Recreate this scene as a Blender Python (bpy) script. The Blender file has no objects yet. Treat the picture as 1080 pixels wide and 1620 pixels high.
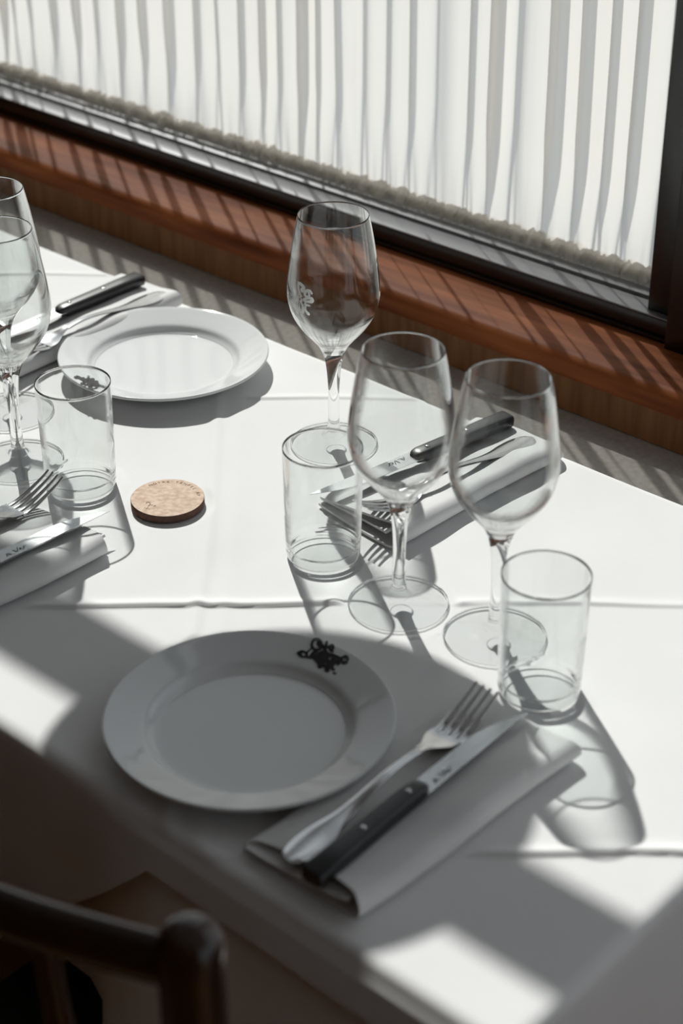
import bpy, bmesh, math, random
from mathutils import Vector, Matrix, Quaternion

random.seed(7)
COL = bpy.context.scene.collection
SC = bpy.context.scene
PI = math.pi

# ------------------------------------------------------------------ camera
ZT = 0.75                                   # height of the table cloth
PITCH = math.radians(31.1)
FPX = 2850.0                                # focal length in pixels of the 1080x1620 frame
CAMZ = ZT + 0.80
cd = bpy.data.cameras.new('camera')
cam = bpy.data.objects.new('camera', cd)
COL.objects.link(cam)
cam.location = (0, 0, CAMZ)
cam.rotation_euler = (PI / 2 - PITCH, 0, 0)
cd.sensor_fit = 'VERTICAL'
cd.sensor_height = 36.0
cd.sensor_width = 24.0
cd.lens = FPX / 1620.0 * 36.0
cd.clip_start = 0.02
cd.dof.use_dof = True
cd.dof.focus_distance = 1.58
cd.dof.aperture_fstop = 5.0
SC.camera = cam

# ------------------------------------------------------------------ light
SUN_DIR = Vector((-0.167, 0.694, 0.70)).normalized()      # towards the sun
world = bpy.data.worlds.new('sky')
SC.world = world
world.use_nodes = True
bg = world.node_tree.nodes['Background']
bg.inputs['Color'].default_value = (0.91, 0.935, 1.0, 1)
bg.inputs['Strength'].default_value = 0.75

sl = bpy.data.lights.new('sun', 'SUN')
sl.energy = 5.25
sl.angle = math.radians(0.6)
sl.color = (1.0, 0.962, 0.935)
sun = bpy.data.objects.new('sun', sl)
COL.objects.link(sun)
sun.rotation_euler = SUN_DIR.to_track_quat('Z', 'Y').to_euler()
sun.location = (-1, 4, 5)

SC.view_settings.view_transform = 'Standard'
SC.view_settings.look = 'None'
SC.view_settings.gamma = 1.0
SC.view_settings.use_curve_mapping = False
SC.view_settings.exposure = 0.0
CAUSTICS = True
try:
    SC.cycles.use_denoising = True
    SC.cycles.max_bounces = 16
    SC.cycles.transmission_bounces = 16
    SC.cycles.transparent_max_bounces = 24
    SC.cycles.glossy_bounces = 6
    SC.cycles.diffuse_bounces = 5
    SC.cycles.caustics_refractive = True
    SC.cycles.caustics_reflective = False
    SC.cycles.sample_clamp_indirect = 4.0
    sl.cycles.is_caustics_light = CAUSTICS
except Exception:
    pass

# ------------------------------------------------------------------ frame of the window front
TH = math.radians(-42.0)
EV = Vector((math.cos(TH), math.sin(TH), 0))       # along the window
NV = Vector((-math.sin(TH), math.cos(TH), 0))      # towards the window


def L(s, n, z=0.0):
    """s along the window, n towards it, z above the table -> world"""
    v = EV * s + NV * n
    return Vector((v.x, v.y, ZT + z))


# ------------------------------------------------------------------ helpers
def link(name, me, mats, parent=None, loc=(0, 0, 0), rotz=0.0):
    o = bpy.data.objects.new(name, me)
    COL.objects.link(o)
    if not isinstance(mats, (list, tuple)):
        mats = [mats]
    for m in mats:
        me.materials.append(m)
    o.location = loc
    o.rotation_euler = (0, 0, rotz)
    if parent is not None:
        o.parent = parent
    return o


def mesh_from(name, verts, faces, smooth=True):
    me = bpy.data.meshes.new(name)
    me.from_pydata([tuple(v) for v in verts], [], faces)
    me.update()
    if smooth:
        me.polygons.foreach_set('use_smooth', [True] * len(me.polygons))
    return me


def from_bm(name, bm, smooth=False, angle=None):
    bmesh.ops.recalc_face_normals(bm, faces=bm.faces)
    me = bpy.data.meshes.new(name)
    bm.to_mesh(me)
    bm.free()
    if smooth:
        me.polygons.foreach_set('use_smooth', [True] * len(me.polygons))
        if angle is not None:
            me.set_sharp_from_angle(angle=angle)
    return me


def box_bm(bm, x0, x1, y0, y1, z0, z1, bev=0.0, seg=2):
    vs = [bm.verts.new((x, y, z)) for x in (x0, x1) for y in (y0, y1) for z in (z0, z1)]
    idx = [(0, 1, 3, 2), (4, 6, 7, 5), (0, 4, 5, 1), (2, 3, 7, 6), (0, 2, 6, 4), (1, 5, 7, 3)]
    fs = [bm.faces.new([vs[i] for i in f]) for f in idx]
    bmesh.ops.recalc_face_normals(bm, faces=fs)
    if bev > 0:
        es = list({e for f in fs for e in f.edges})
        bmesh.ops.bevel(bm, geom=es, offset=bev, segments=seg, affect='EDGES', profile=0.5)


def box(name, s0, s1, n0, n1, z0, z1, mat, parent=None, bev=0.0, origin=None, seg=2):
    """box in the window frame; its origin lies at the middle of its foot unless parented"""
    cs, cn = (s0 + s1) / 2, (n0 + n1) / 2
    bm = bmesh.new()
    if parent is None:
        o_s, o_n, o_z = cs, cn, z0
    else:
        o_s, o_n, o_z = origin
    box_bm(bm, s0 - o_s, s1 - o_s, n0 - o_n, n1 - o_n, z0 - o_z, z1 - o_z, bev, seg)
    me = from_bm(name, bm, smooth=bev > 0, angle=math.radians(40))
    if parent is None:
        return link(name, me, mat, None, L(o_s, o_n, o_z), TH)
    return link(name, me, mat, parent)


def catmull(pts, sub):
    out = []
    n = len(pts)
    for i in range(n - 1):
        p0, p1, p2, p3 = pts[max(i - 1, 0)], pts[i], pts[i + 1], pts[min(i + 2, n - 1)]
        for k in range(sub):
            t = k / sub
            out.append(tuple(0.5 * ((2 * b) + (-a + c) * t + (2 * a - 5 * b + 4 * c - d) * t * t
                                    + (-a + 3 * b - 3 * c + d) * t ** 3)
                             for a, b, c, d in zip(p0, p1, p2, p3)))
    out.append(tuple(pts[-1]))
    return out


def lathe(name, prof, seg=64):
    """surface of revolution; points with r < 1e-6 close to a pole; normals by winding (profile runs so that out is right)"""
    verts, faces, rings = [], [], []
    for r, z in prof:
        if r < 1e-6:
            rings.append([len(verts)])
            verts.append((0, 0, z))
        else:
            rings.append(list(range(len(verts), len(verts) + seg)))
            verts += [(r * math.cos(2 * PI * k / seg), r * math.sin(2 * PI * k / seg), z) for k in range(seg)]
    for a, b in zip(rings, rings[1:]):
        for k in range(seg):
            k2 = (k + 1) % seg
            if len(a) == 1 and len(b) == 1:
                continue
            if len(a) == 1:
                faces.append((a[0], b[k2], b[k]))
            elif len(b) == 1:
                faces.append((a[k], a[k2], b[0]))
            else:
                faces.append((a[k], a[k2], b[k2], b[k]))
    return mesh_from(name, verts, faces)


def sweep(path, radii, seg=12, cap=True, name='tube', flat=None):
    """round tube along path (list of Vector)"""
    verts, faces = [], []
    n = len(path)
    up = Vector((0, 0, 1))
    for i, p in enumerate(path):
        t = (path[min(i + 1, n - 1)] - path[max(i - 1, 0)]).normalized()
        a = up if abs(t.z) < 0.9 else Vector((1, 0, 0))
        u = t.cross(a).normalized()
        w = u.cross(t).normalized()
        ru, rw = radii[i] if isinstance(radii[i], (tuple, list)) else (radii[i], radii[i])
        for k in range(seg):
            c = 2 * PI * k / seg
            verts.append(p + u * (ru * math.cos(c)) + w * (rw * math.sin(c)))
    for i in range(n - 1):
        for k in range(seg):
            k2 = (k + 1) % seg
            faces.append((i * seg + k, i * seg + k2, (i + 1) * seg + k2, (i + 1) * seg + k))
    if cap:
        faces.append(tuple(reversed(range(seg))))
        faces.append(tuple(range((n - 1) * seg, n * seg)))
    bm = bmesh.new()
    vs = [bm.verts.new(v) for v in verts]
    for f in faces:
        bm.faces.new([vs[i] for i in f])
    return from_bm(name, bm, True, math.radians(50))


def empty(name, loc, rotz=0.0):
    o = bpy.data.objects.new(name, None)
    COL.objects.link(o)
    o.empty_display_size = 0.02
    o.location = loc
    o.rotation_euler = (0, 0, rotz)
    return o


def tag(o, label, cat, group=None):
    o['label'] = label
    o['category'] = cat
    if group:
        o['group'] = group
    return o


def struct(o):
    o['kind'] = 'structure'
    return o


def copy_tree(o, parent=None):
    c = o.copy()
    COL.objects.link(c)
    c.parent = parent
    for ch in list(o.children):
        copy_tree(ch, c)
    return c


def caustic(o, caster=False, receiver=False):
    try:
        o.cycles.is_caustics_caster = caster and CAUSTICS
        o.cycles.is_caustics_receiver = receiver and CAUSTICS
    except Exception:
        pass


# ------------------------------------------------------------------ materials
def mat(name, color=(0.8, 0.8, 0.8), rough=0.5, metal=0.0, spec=0.5, coat=0.0):
    m = bpy.data.materials.new(name)
    m.use_nodes = True
    b = m.node_tree.nodes['Principled BSDF']
    b.inputs['Base Color'].default_value = (*color, 1)
    b.inputs['Roughness'].default_value = rough
    b.inputs['Metallic'].default_value = metal
    b.inputs['Specular IOR Level'].default_value = spec
    b.inputs['Coat Weight'].default_value = coat
    b.inputs['Coat Roughness'].default_value = 0.12
    return m


def nodes(m):
    return m.node_tree.nodes, m.node_tree.links, m.node_tree.nodes['Principled BSDF']


def add_noise(m, scale, c1, c2, stretch=(1, 1, 1), detail=4, lo=0.3, hi=0.7, bump=0.0, bump_scale=None, dist=0.001):
    N, K, b = nodes(m)
    tc = N.new('ShaderNodeTexCoord')
    mp = N.new('ShaderNodeMapping')
    mp.inputs['Scale'].default_value = stretch
    K.new(tc.outputs['Object'], mp.inputs['Vector'])
    nz = N.new('ShaderNodeTexNoise')
    nz.inputs['Scale'].default_value = scale
    nz.inputs['Detail'].default_value = detail
    K.new(mp.outputs['Vector'], nz.inputs['Vector'])
    rp = N.new('ShaderNodeValToRGB')
    rp.color_ramp.elements[0].position = lo
    rp.color_ramp.elements[1].position = hi
    rp.color_ramp.elements[0].color = (*c1, 1)
    rp.color_ramp.elements[1].color = (*c2, 1)
    K.new(nz.outputs['Fac'], rp.inputs['Fac'])
    K.new(rp.outputs['Color'], b.inputs['Base Color'])
    if bump:
        n2 = nz
        if bump_scale:
            n2 = N.new('ShaderNodeTexNoise')
            n2.inputs['Scale'].default_value = bump_scale
            n2.inputs['Detail'].default_value = 3
            K.new(mp.outputs['Vector'], n2.inputs['Vector'])
        bp = N.new('ShaderNodeBump')
        bp.inputs['Strength'].default_value = bump
        bp.inputs['Distance'].default_value = dist
        K.new(n2.outputs['Fac'], bp.inputs['Height'])
        K.new(bp.outputs['Normal'], b.inputs['Normal'])
    return m


M = {}
M['linen'] = add_noise(mat('white_table_linen', rough=0.85, spec=0.2), 9, (0.80, 0.80, 0.80), (0.84, 0.84, 0.84),
                       bump=0.25, bump_scale=900, dist=0.0004)
M['under'] = add_noise(mat('tan_under_cloth', rough=0.9, spec=0.1), 20, (0.86, 0.81, 0.75), (0.90, 0.85, 0.79))
M['napkin'] = add_noise(mat('napkin_cotton', rough=0.9, spec=0.15), 25, (0.74, 0.74, 0.74), (0.79, 0.79, 0.79),
                        bump=0.3, bump_scale=1100, dist=0.0004)
M['china'] = mat('white_glazed_china', (0.74, 0.755, 0.76), 0.05, spec=0.55)
M['print'] = mat('black_glaze_print', (0.012, 0.012, 0.014), 0.25)
M['steel'] = add_noise(mat('polished_steel', rough=0.16, metal=1.0), 160, (0.55, 0.55, 0.56), (0.68, 0.68, 0.68),
                       stretch=(0.3, 1, 1), bump=0.04, dist=0.0002)
M['blade'] = add_noise(mat('brushed_blade_steel', rough=0.24, metal=1.0), 220, (0.48, 0.48, 0.49), (0.6, 0.6, 0.6),
                       stretch=(0.1, 1, 1), bump=0.05, dist=0.0002)
M['handle'] = add_noise(mat('black_knife_handle', rough=0.34, spec=0.5), 90, (0.010, 0.010, 0.012), (0.018, 0.018, 0.02),
                        bump=0.05, dist=0.0003)
M['engrave'] = mat('dark_engraving', (0.06, 0.06, 0.06), 0.6)
M['cork'] = add_noise(mat('pale_pressed_cork', rough=0.8, spec=0.2), 170, (0.57, 0.41, 0.31), (0.75, 0.59, 0.47),
                      stretch=(1, 1.2, 1), detail=6, lo=0.35, hi=0.62)
M['burn'] = mat('burnt_cork_mark', (0.16, 0.09, 0.05), 0.85)
M['cork_edge'] = add_noise(mat('dark_cork_edge', rough=0.85, spec=0.1), 140, (0.10, 0.055, 0.04), (0.17, 0.10, 0.075))
M['sill'] = add_noise(mat('varnished_sill_wood', rough=0.5, spec=0.15), 22, (0.20, 0.052, 0.015), (0.52, 0.165, 0.055),
                      stretch=(0.25, 2.5, 2.5), detail=6, bump=0.08, dist=0.0005)
M['panel'] = add_noise(mat('oak_veneer_panel', rough=0.45, spec=0.4), 38, (0.24, 0.10, 0.034), (0.44, 0.205, 0.080),
                       stretch=(2.2, 2.0, 0.22), detail=6, bump=0.06, dist=0.0005)
M['ledge'] = add_noise(mat('grey_ledge_fabric', rough=0.95, spec=0.1), 160, (0.55, 0.52, 0.47), (0.68, 0.645, 0.59),
                       bump=0.35, bump_scale=500, dist=0.001)
M['frame'] = add_noise(mat('black_satin_window_frame', rough=0.27, spec=0.6), 60, (0.010, 0.010, 0.011), (0.018, 0.018, 0.018),
                       bump=0.03, dist=0.0005)
M['alu'] = add_noise(mat('grey_anodised_rail', rough=0.38, metal=0.15), 80, (0.36, 0.37, 0.385), (0.44, 0.45, 0.465), stretch=(0.1, 1, 1))
M['chair'] = add_noise(mat('dark_lacquered_chair_wood', rough=0.26, spec=0.5, coat=0.2), 28, (0.010, 0.004, 0.002), (0.040, 0.014, 0.006),
                       stretch=(2, 2, 0.3), detail=5)
M['seat'] = mat('black_leather_seat', (0.006, 0.006, 0.006), 0.6)
M['floor'] = add_noise(mat('brown_floor_wood', rough=0.45), 12, (0.20, 0.095, 0.042), (0.34, 0.17, 0.080), stretch=(0.3, 3, 1), detail=5)
M['wall'] = add_noise(mat('brown_wood_wall', rough=0.6), 10, (0.17, 0.088, 0.042), (0.27, 0.145, 0.072), stretch=(2, 2, 0.3))
M['ceil'] = mat('ceiling_paint', (0.55, 0.54, 0.52), 0.9)
M['tablewood'] = mat('table_wood', (0.10, 0.05, 0.025), 0.5)
M['lamp'] = mat('grey_enamel_lamp', (0.30, 0.30, 0.31), 0.4)
M['cord'] = mat('lamp_cord', (0.02, 0.02, 0.02), 0.6)


def glass_mat(name, ior=1.5, tint=(1, 1, 1), rough=0.0):
    m = bpy.data.materials.new(name)
    m.use_nodes = True
    N, K = m.node_tree.nodes, m.node_tree.links
    N.remove(N['Principled BSDF'])
    g = N.new('ShaderNodeBsdfGlass')
    g.inputs['IOR'].default_value = ior
    g.inputs['Roughness'].default_value = rough
    g.inputs['Color'].default_value = (*tint, 1)
    K.new(g.outputs[0], N['Material Output'].inputs['Surface'])
    return m


M['glass'] = glass_mat('clear_drinking_glass', 1.48, (0.995, 0.998, 0.997))
M['lip'] = glass_mat('fire_polished_rim', 1.5, (1, 1, 1), 0.14)


def pane_mat(name, tint):
    m = bpy.data.materials.new(name)
    m.use_nodes = True
    N, K = m.node_tree.nodes, m.node_tree.links
    N.remove(N['Principled BSDF'])
    t = N.new('ShaderNodeBsdfTransparent')
    t.inputs['Color'].default_value = (*tint, 1)
    g = N.new('ShaderNodeBsdfGlossy')
    g.inputs['Roughness'].default_value = 0.0
    f = N.new('ShaderNodeLayerWeight')
    f.inputs['Blend'].default_value = 0.5
    pw = N.new('ShaderNodeMath')
    pw.operation = 'POWER'
    pw.inputs[1].default_value = 5.0
    K.new(f.outputs['Facing'], pw.inputs[0])
    ma = N.new('ShaderNodeMath')
    ma.operation = 'MULTIPLY_ADD'
    ma.inputs[1].default_value = 0.96
    ma.inputs[2].default_value = 0.04
    K.new(pw.outputs[0], ma.inputs[0])
    x = N.new('ShaderNodeMixShader')
    K.new(ma.outputs[0], x.inputs[0])
    K.new(t.outputs[0], x.inputs[1])
    K.new(g.outputs[0], x.inputs[2])
    K.new(x.outputs[0], N['Material Output'].inputs['Surface'])
    return m


M['pane'] = pane_mat('window_pane_glass', (0.95, 0.97, 0.96))
M['thin'] = pane_mat('thin_foot_glass', (0.985, 0.99, 0.988))


def wall_mat(name, lo, hi):
    """thin glass wall: clear where one looks straight through, bending the light along its curved flanks"""
    m = pane_mat(name, (0.975, 0.982, 0.98))
    N, K = m.node_tree.nodes, m.node_tree.links
    out = N['Material Output']
    thin = out.inputs['Surface'].links[0].from_socket
    g = N.new('ShaderNodeBsdfGlass')
    g.inputs['IOR'].default_value = 1.48
    g.inputs['Roughness'].default_value = 0.0
    lw = N.new('ShaderNodeLayerWeight')
    lw.inputs['Blend'].default_value = 0.5
    mr = N.new('ShaderNodeMapRange')
    mr.inputs['From Min'].default_value = lo
    mr.inputs['From Max'].default_value = hi
    K.new(lw.outputs['Facing'], mr.inputs['Value'])
    x = N.new('ShaderNodeMixShader')
    K.new(mr.outputs[0], x.inputs[0])
    K.new(thin, x.inputs[1])
    K.new(g.outputs[0], x.inputs[2])
    K.new(x.outputs[0], out.inputs['Surface'])
    return m


M['wallglass'] = wall_mat('thin_tumbler_glass', 0.50, 0.85)
M['bowlglass'] = wall_mat('thin_bowl_glass', 0.38, 0.70)


def etch_mat():
    m = bpy.data.materials.new('white_frit_print')
    m.use_nodes = True
    N, K = m.node_tree.nodes, m.node_tree.links
    N.remove(N['Principled BSDF'])
    d = N.new('ShaderNodeBsdfDiffuse')
    t = N.new('ShaderNodeBsdfTranslucent')
    d.inputs['Color'].default_value = (0.92, 0.92, 0.91, 1)
    t.inputs['Color'].default_value = (0.92, 0.92, 0.91, 1)
    x = N.new('ShaderNodeMixShader')
    x.inputs[0].default_value = 0.6
    K.new(d.outputs[0], x.inputs[1])
    K.new(t.outputs[0], x.inputs[2])
    K.new(x.outputs[0], N['Material Output'].inputs['Surface'])
    return m


M['etch'] = etch_mat()


def curtain_mat(name, transp, col, tcol):
    m = bpy.data.materials.new(name)
    m.use_nodes = True
    N, K = m.node_tree.nodes, m.node_tree.links
    N.remove(N['Principled BSDF'])
    d = N.new('ShaderNodeBsdfDiffuse')
    d.inputs['Color'].default_value = (*col, 1)
    tl = N.new('ShaderNodeBsdfTranslucent')
    tl.inputs['Color'].default_value = (*tcol, 1)
    tr = N.new('ShaderNodeBsdfTransparent')
    tc = N.new('ShaderNodeTexCoord')
    nz = N.new('ShaderNodeTexNoise')
    nz.inputs['Scale'].default_value = 700
    mp = N.new('ShaderNodeMapping')
    mp.inputs['Scale'].default_value = (1, 1, 0.25)
    K.new(tc.outputs['Object'], mp.inputs['Vector'])
    K.new(mp.outputs['Vector'], nz.inputs['Vector'])
    bp = N.new('ShaderNodeBump')
    bp.inputs['Strength'].default_value = 0.15
    bp.inputs['Distance'].default_value = 0.0006
    K.new(nz.outputs['Fac'], bp.inputs['Height'])
    K.new(bp.outputs['Normal'], d.inputs['Normal'])
    K.new(bp.outputs['Normal'], tl.inputs['Normal'])
    a = N.new('ShaderNodeMixShader')
    a.inputs[0].default_value = 0.88
    K.new(d.outputs[0], a.inputs[1])
    K.new(tl.outputs[0], a.inputs[2])
    b = N.new('ShaderNodeMixShader')
    b.inputs[0].default_value = transp
    K.new(a.outputs[0], b.inputs[1])
    K.new(tr.outputs[0], b.inputs[2])
    K.new(b.outputs[0], N['Material Output'].inputs['Surface'])
    return m


M['curtain'] = curtain_mat('sheer_linen_curtain', 0.29, (0.70, 0.67, 0.615), (0.80, 0.77, 0.72))
M['pocket'] = curtain_mat('gathered_curtain_pocket', 0.12, (0.78, 0.745, 0.69), (0.78, 0.745, 0.69))

# ------------------------------------------------------------------ the room
ZF = -ZT                                    # floor, measured from the table top
ZC = 1.95                                   # ceiling
S0, S1, N0 = -4.2, 2.2, -2.6                # room sides
NW = 1.40                                   # room face of the window frame
NG = 1.475                                  # pane

struct(box('floor', S0, S1, N0, 1.60, ZF - 0.05, ZF, M['floor']))
struct(box('ceiling', S0, S1, N0, 1.60, ZC, ZC + 0.05, M['ceil']))
struct(box('wall_back', S0, S1, N0 - 0.1, N0, ZF, ZC, M['wall']))
struct(box('wall_left', S0 - 0.1, S0, N0, 1.60, ZF, ZC, M['wall']))
struct(box('wall_window', S0, S1, 1.40, 1.505, ZF, 0.028, M['wall']))
struct(box('wall_lintel', S0, S1, 1.42, 1.60, 1.88, ZC, M['wall']))
struct(box('wall_pier', S0, -3.35, 1.40, 1.60, 0.028, 1.88, M['wall']))
# right wall with a wide opening
struct(box('wall_right', S1, S1 + 0.1, N0, 1.60, ZF, ZF + 0.10, M['wall']))
struct(box('wall_right_lintel', S1, S1 + 0.1, N0, 1.60, 1.7, ZC, M['wall']))
struct(box('wall_right_pier', S1, S1 + 0.1, N0, -0.2, ZF + 0.10, 1.7, M['wall']))


def window(name, s0, s1):
    """frame of two lights, the transom bar 1.31-1.35 above the table"""
    w = struct(empty(name, L((s0 + s1) / 2, NW, 0.028), TH))
    og = ((s0 + s1) / 2, NW, 0.028)
    f = M['frame']
    # bottom rail: face, two ledges with a groove between
    box('bottom_rail', s0, s1, 1.400, 1.428, 0.028, 0.0520, f, w, 0.001, og)
    box('rail_cap', s0, s1, 1.400, 1.428, 0.0520, 0.0540, M['alu'], w, 0.0008, og)
    box('glazing_bead', s0, s1, 1.4315, 1.450, 0.028, 0.0570, M['alu'], w, 0.003, og)
    box('outer_rail', s0, s1, 1.450, 1.50, 0.028, 0.050, f, w, 0.001, og)
    box('rail_lip', s0, s1, 1.396, 1.400, 0.028, 0.035, f, w, 0.001, og)
    box('stile', s0, s0 + 0.035, 1.408, 1.50, 0.0535, 1.88, f, w, 0.002, og)
    box('stile', s1 - 0.035, s1, 1.408, 1.50, 0.0535, 1.88, f, w, 0.002, og)
    box('transom_bar', s0 + 0.035, s1 - 0.035, 1.43, 1.50, 1.312, 1.345, f, w, 0.002, og)
    box('head_rail', s0, s1, 1.42, 1.50, 1.84, 1.88, f, w, 0.002, og)
    box('pane', s0 + 0.035, s1 - 0.035, NG, NG + 0.004, 0.05, 1.312, M['pane'], w, 0, og)
    box('pane', s0 + 0.035, s1 - 0.035, NG, NG + 0.004, 1.345, 1.84, M['pane'], w, 0, og)
    return w


SR = -0.828                                  # right end of the curtained window
window('window_1', -3.35, SR)
window('window_2', SR + 0.13, 2.1)
post = struct(box('trim_1', SR, SR + 0.13, 1.388, 1.55, 0.028, 1.88, M['frame'], None, 0.002))
# window in the right wall
w3 = struct(empty('window_3', L(S1 + 0.05, 0.2, ZF + 0.10), TH))
og = (S1 + 0.05, 0.2, ZF + 0.10)
for a in (-0.2, 0.50, 1.25):
    box('stile', S1 + 0.02, S1 + 0.08, a, a + 0.05, ZF + 0.10, 1.7, M['frame'], w3, 0, og)
box('bottom_rail', S1 + 0.02, S1 + 0.08, -0.2, 1.3, ZF + 0.10, ZF + 0.15, M['frame'], w3, 0, og)
box('pane', S1 + 0.05, S1 + 0.054, -0.15, 0.50, ZF + 0.15, 1.7, M['pane'], w3, 0, og)
box('pane', S1 + 0.05, S1 + 0.054, 0.55, 1.25, ZF + 0.15, 1.7, M['pane'], w3, 0, og)

# sill board with a rounded nose, the oak panel under it, the grey ledge
bm = bmesh.new()
prof = [(1.40, 0.030), (1.322, 0.030), (1.3165, 0.0285), (1.3125, 0.0245), (1.311, 0.019), (1.311, 0.010), (1.3125, 0.0065),
        (1.316, 0.004), (1.40, 0.004)]
ss = (-4.15, 2.15)
rows = [[bm.verts.new((s - ss[0], n - 1.40, z - 0.004)) for n, z in prof] for s in ss]
for k in range(len(prof) - 1):
    bm.faces.new((rows[0][k], rows[1][k], rows[1][k + 1], rows[0][k + 1]))
bm.faces.new(rows[0]); bm.faces.new(list(reversed(rows[1])))
bm.faces.new((rows[0][0], rows[0][-1], rows[1][-1], rows[1][0]))
sill = link('trim_2', from_bm('sill_board', bm, True, math.radians(50)), M['sill'], None, L(ss[0], 1.40, 0.004), TH)
sill['kind'] = 'structure'
sill['label'] = 'varnished red-brown wooden window sill board'
pan = struct(box('trim_3', -4.15, 2.15, 1.316, 1.398, -0.031, 0.004, M['panel']))
pan['label'] = 'oak veneer strip under the window sill'
ledge = box('window_ledge', -4.15, 2.15, 1.206, 1.398, -0.30, -0.032, M['ledge'], None, 0.004)
tag(ledge, 'grey fabric covered ledge between the oak strip and the table edge', 'ledge')

# ------------------------------------------------------------------ curtain
CURT_N = 1.452


def build_curtain():
    s0, s1 = -3.31, SR - 0.037
    z0, z1 = 0.062, 0.425
    rnd = random.Random(12)
    # pleats: list of (centre, width, depth, lean)
    pl = []
    s = s0
    while s < s1:
        w = rnd.uniform(0.020, 0.052)
        pl.append((s, w, rnd.uniform(0.45, 1.15), rnd.uniform(-1, 1)))
        s += w
    cols = []       # sample points along the cloth
    for (c, w, d, ln) in pl:
        k = 14
        for i in range(k):
            cols.append((c, w, d, ln, i / k))
    rowsz = [z0 + (z1 - z0) * (j / 26) ** 1.25 for j in range(27)]
    verts, faces = [], []
    for z in rowsz:
        t = (z - z0) / (z1 - z0)
        for (c, w, d, ln, u) in cols:
            amp = 0.0092 * d * (0.30 + 0.70 * min(1, t * 3.2))
            ph = 2 * PI * u
            n = amp * math.sin(ph) + 0.32 * amp * math.sin(2 * ph + ln * 1.2)
            fold = 0.42 * w * (0.35 + 0.65 * min(1, t * 3)) * d     # pleats lean over themselves
            x = c + w * u + fold * 0.45 * math.sin(ph + 0.9 + 0.4 * ln) + 0.006 * ln * math.sin(t * 2.6 + ln * 3) * t
            if t < 0.22:                                            # small gathers over the pocket
                g = (1 - t / 0.22)
                n += g * 0.0022 * math.sin(x * 640 + 3 * math.sin(x * 61))
            verts.append((min(max(x, s0), s1) - s0, n, z - z0))
    nc = len(cols)
    for j in range(len(rowsz) - 1):
        for i in range(nc - 1):
            a = j * nc + i
            faces.append((a, a + 1, a + nc + 1, a + nc))
    root = empty('cafe_curtain', L(s0, CURT_N, z0), TH)
    tag(root, 'sheer off-white gathered half curtain hanging in front of the window pane', 'curtain')
    link('drape', mesh_from('drape', verts, faces), M['curtain'], root)
    # gathered rod pocket at the bottom
    verts, faces = [], []
    nu = 1500
    ring = 10
    for i in range(nu + 1):
        x = (s1 - s0) * i / nu
        a = 3.0 * math.sin(x * 47) + 1.7 * math.sin(x * 23 + 1)
        ruf = 0.5 + 0.5 * math.sin(x * 330 + a)
        ruf2 = 0.5 + 0.5 * math.sin(x * 205 + 2 * a + 1)
        for k in range(ring):
            c = 2 * PI * k / ring
            r = 0.0074 + 0.0024 * ruf * ruf2 + 0.0008 * math.sin(x * 900 + k)
            lean = 0.003 * math.sin(x * 120 + a) * math.sin(c)
            verts.append((x + lean, r * 0.85 * math.cos(c), 0.0035 + r * 1.28 * math.sin(c) + 0.0012 * ruf))
    for i in range(nu):
        for k in range(ring):
            k2 = (k + 1) % ring
            faces.append((i * ring + k, i * ring + k2, (i + 1) * ring + k2, (i + 1) * ring + k))
    link('rod_pocket', mesh_from('rod_pocket', verts, faces), M['pocket'], root)
    rod = [Vector((0.002, 0, 0.004)), Vector((s1 - s0 - 0.002, 0, 0.004))]
    link('rod', sweep(rod, [0.0035, 0.0035], 10), M['frame'], root)
    # rod carrying the top of the half curtain
    link('top_rod', sweep([Vector((-0.03, 0, z1 - z0)), Vector((s1 - s0 + 0.03, 0, z1 - z0))], [0.006, 0.006], 10), M['frame'], root)


build_curtain()

# ------------------------------------------------------------------ table, cloths
TS0, TS1, TN0, TN1 = -1.95, -0.412, 0.600, 1.198
tab = empty('dining_table', L((TS0 + TS1) / 2, (TN0 + TN1) / 2, ZF), TH)
tag(tab, 'rectangular dining table hidden under the white tablecloth', 'table')
og = ((TS0 + TS1) / 2, (TN0 + TN1) / 2, ZF)
box('table_top', TS0 + 0.012, TS1 - 0.012, TN0 + 0.012, TN1 - 0.012, -0.032, -0.005, M['tablewood'], tab, 0.002, og)
for a in (TS0 + 0.05, TS1 - 0.11):
    for b in (TN0 + 0.05, TN1 - 0.11):
        box('leg', a, a + 0.06, b, b + 0.06, ZF, -0.032, M['tablewood'], tab, 0.003, og)

CR_Y = (0.891, 1.1825, 1.535, 1.83)
CR_X = (-0.115, -0.42, 0.19)
FLAT = [(-0.065, 1.016, 0.075), (-0.175, 1.599, 0.075), (-0.007, 1.446, 0.043), (0.045, 1.184, 0.043), (0.118, 1.139, 0.043), (-0.290, 1.413, 0.043),
        (-0.312, 1.508, 0.043), (-0.229, 1.371, 0.036), (-0.015, 1.257, 0.036), (0.1455, 1.0715, 0.036), (-0.150, 1.337, 0.034)]
FLAT += [(x + k * 0.0486, y + k * 0.0504, 0.055) for x, y in ((0.053, 0.941), (-0.297, 1.2135)) for k in (-1.2, 0, 1.2)]


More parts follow.
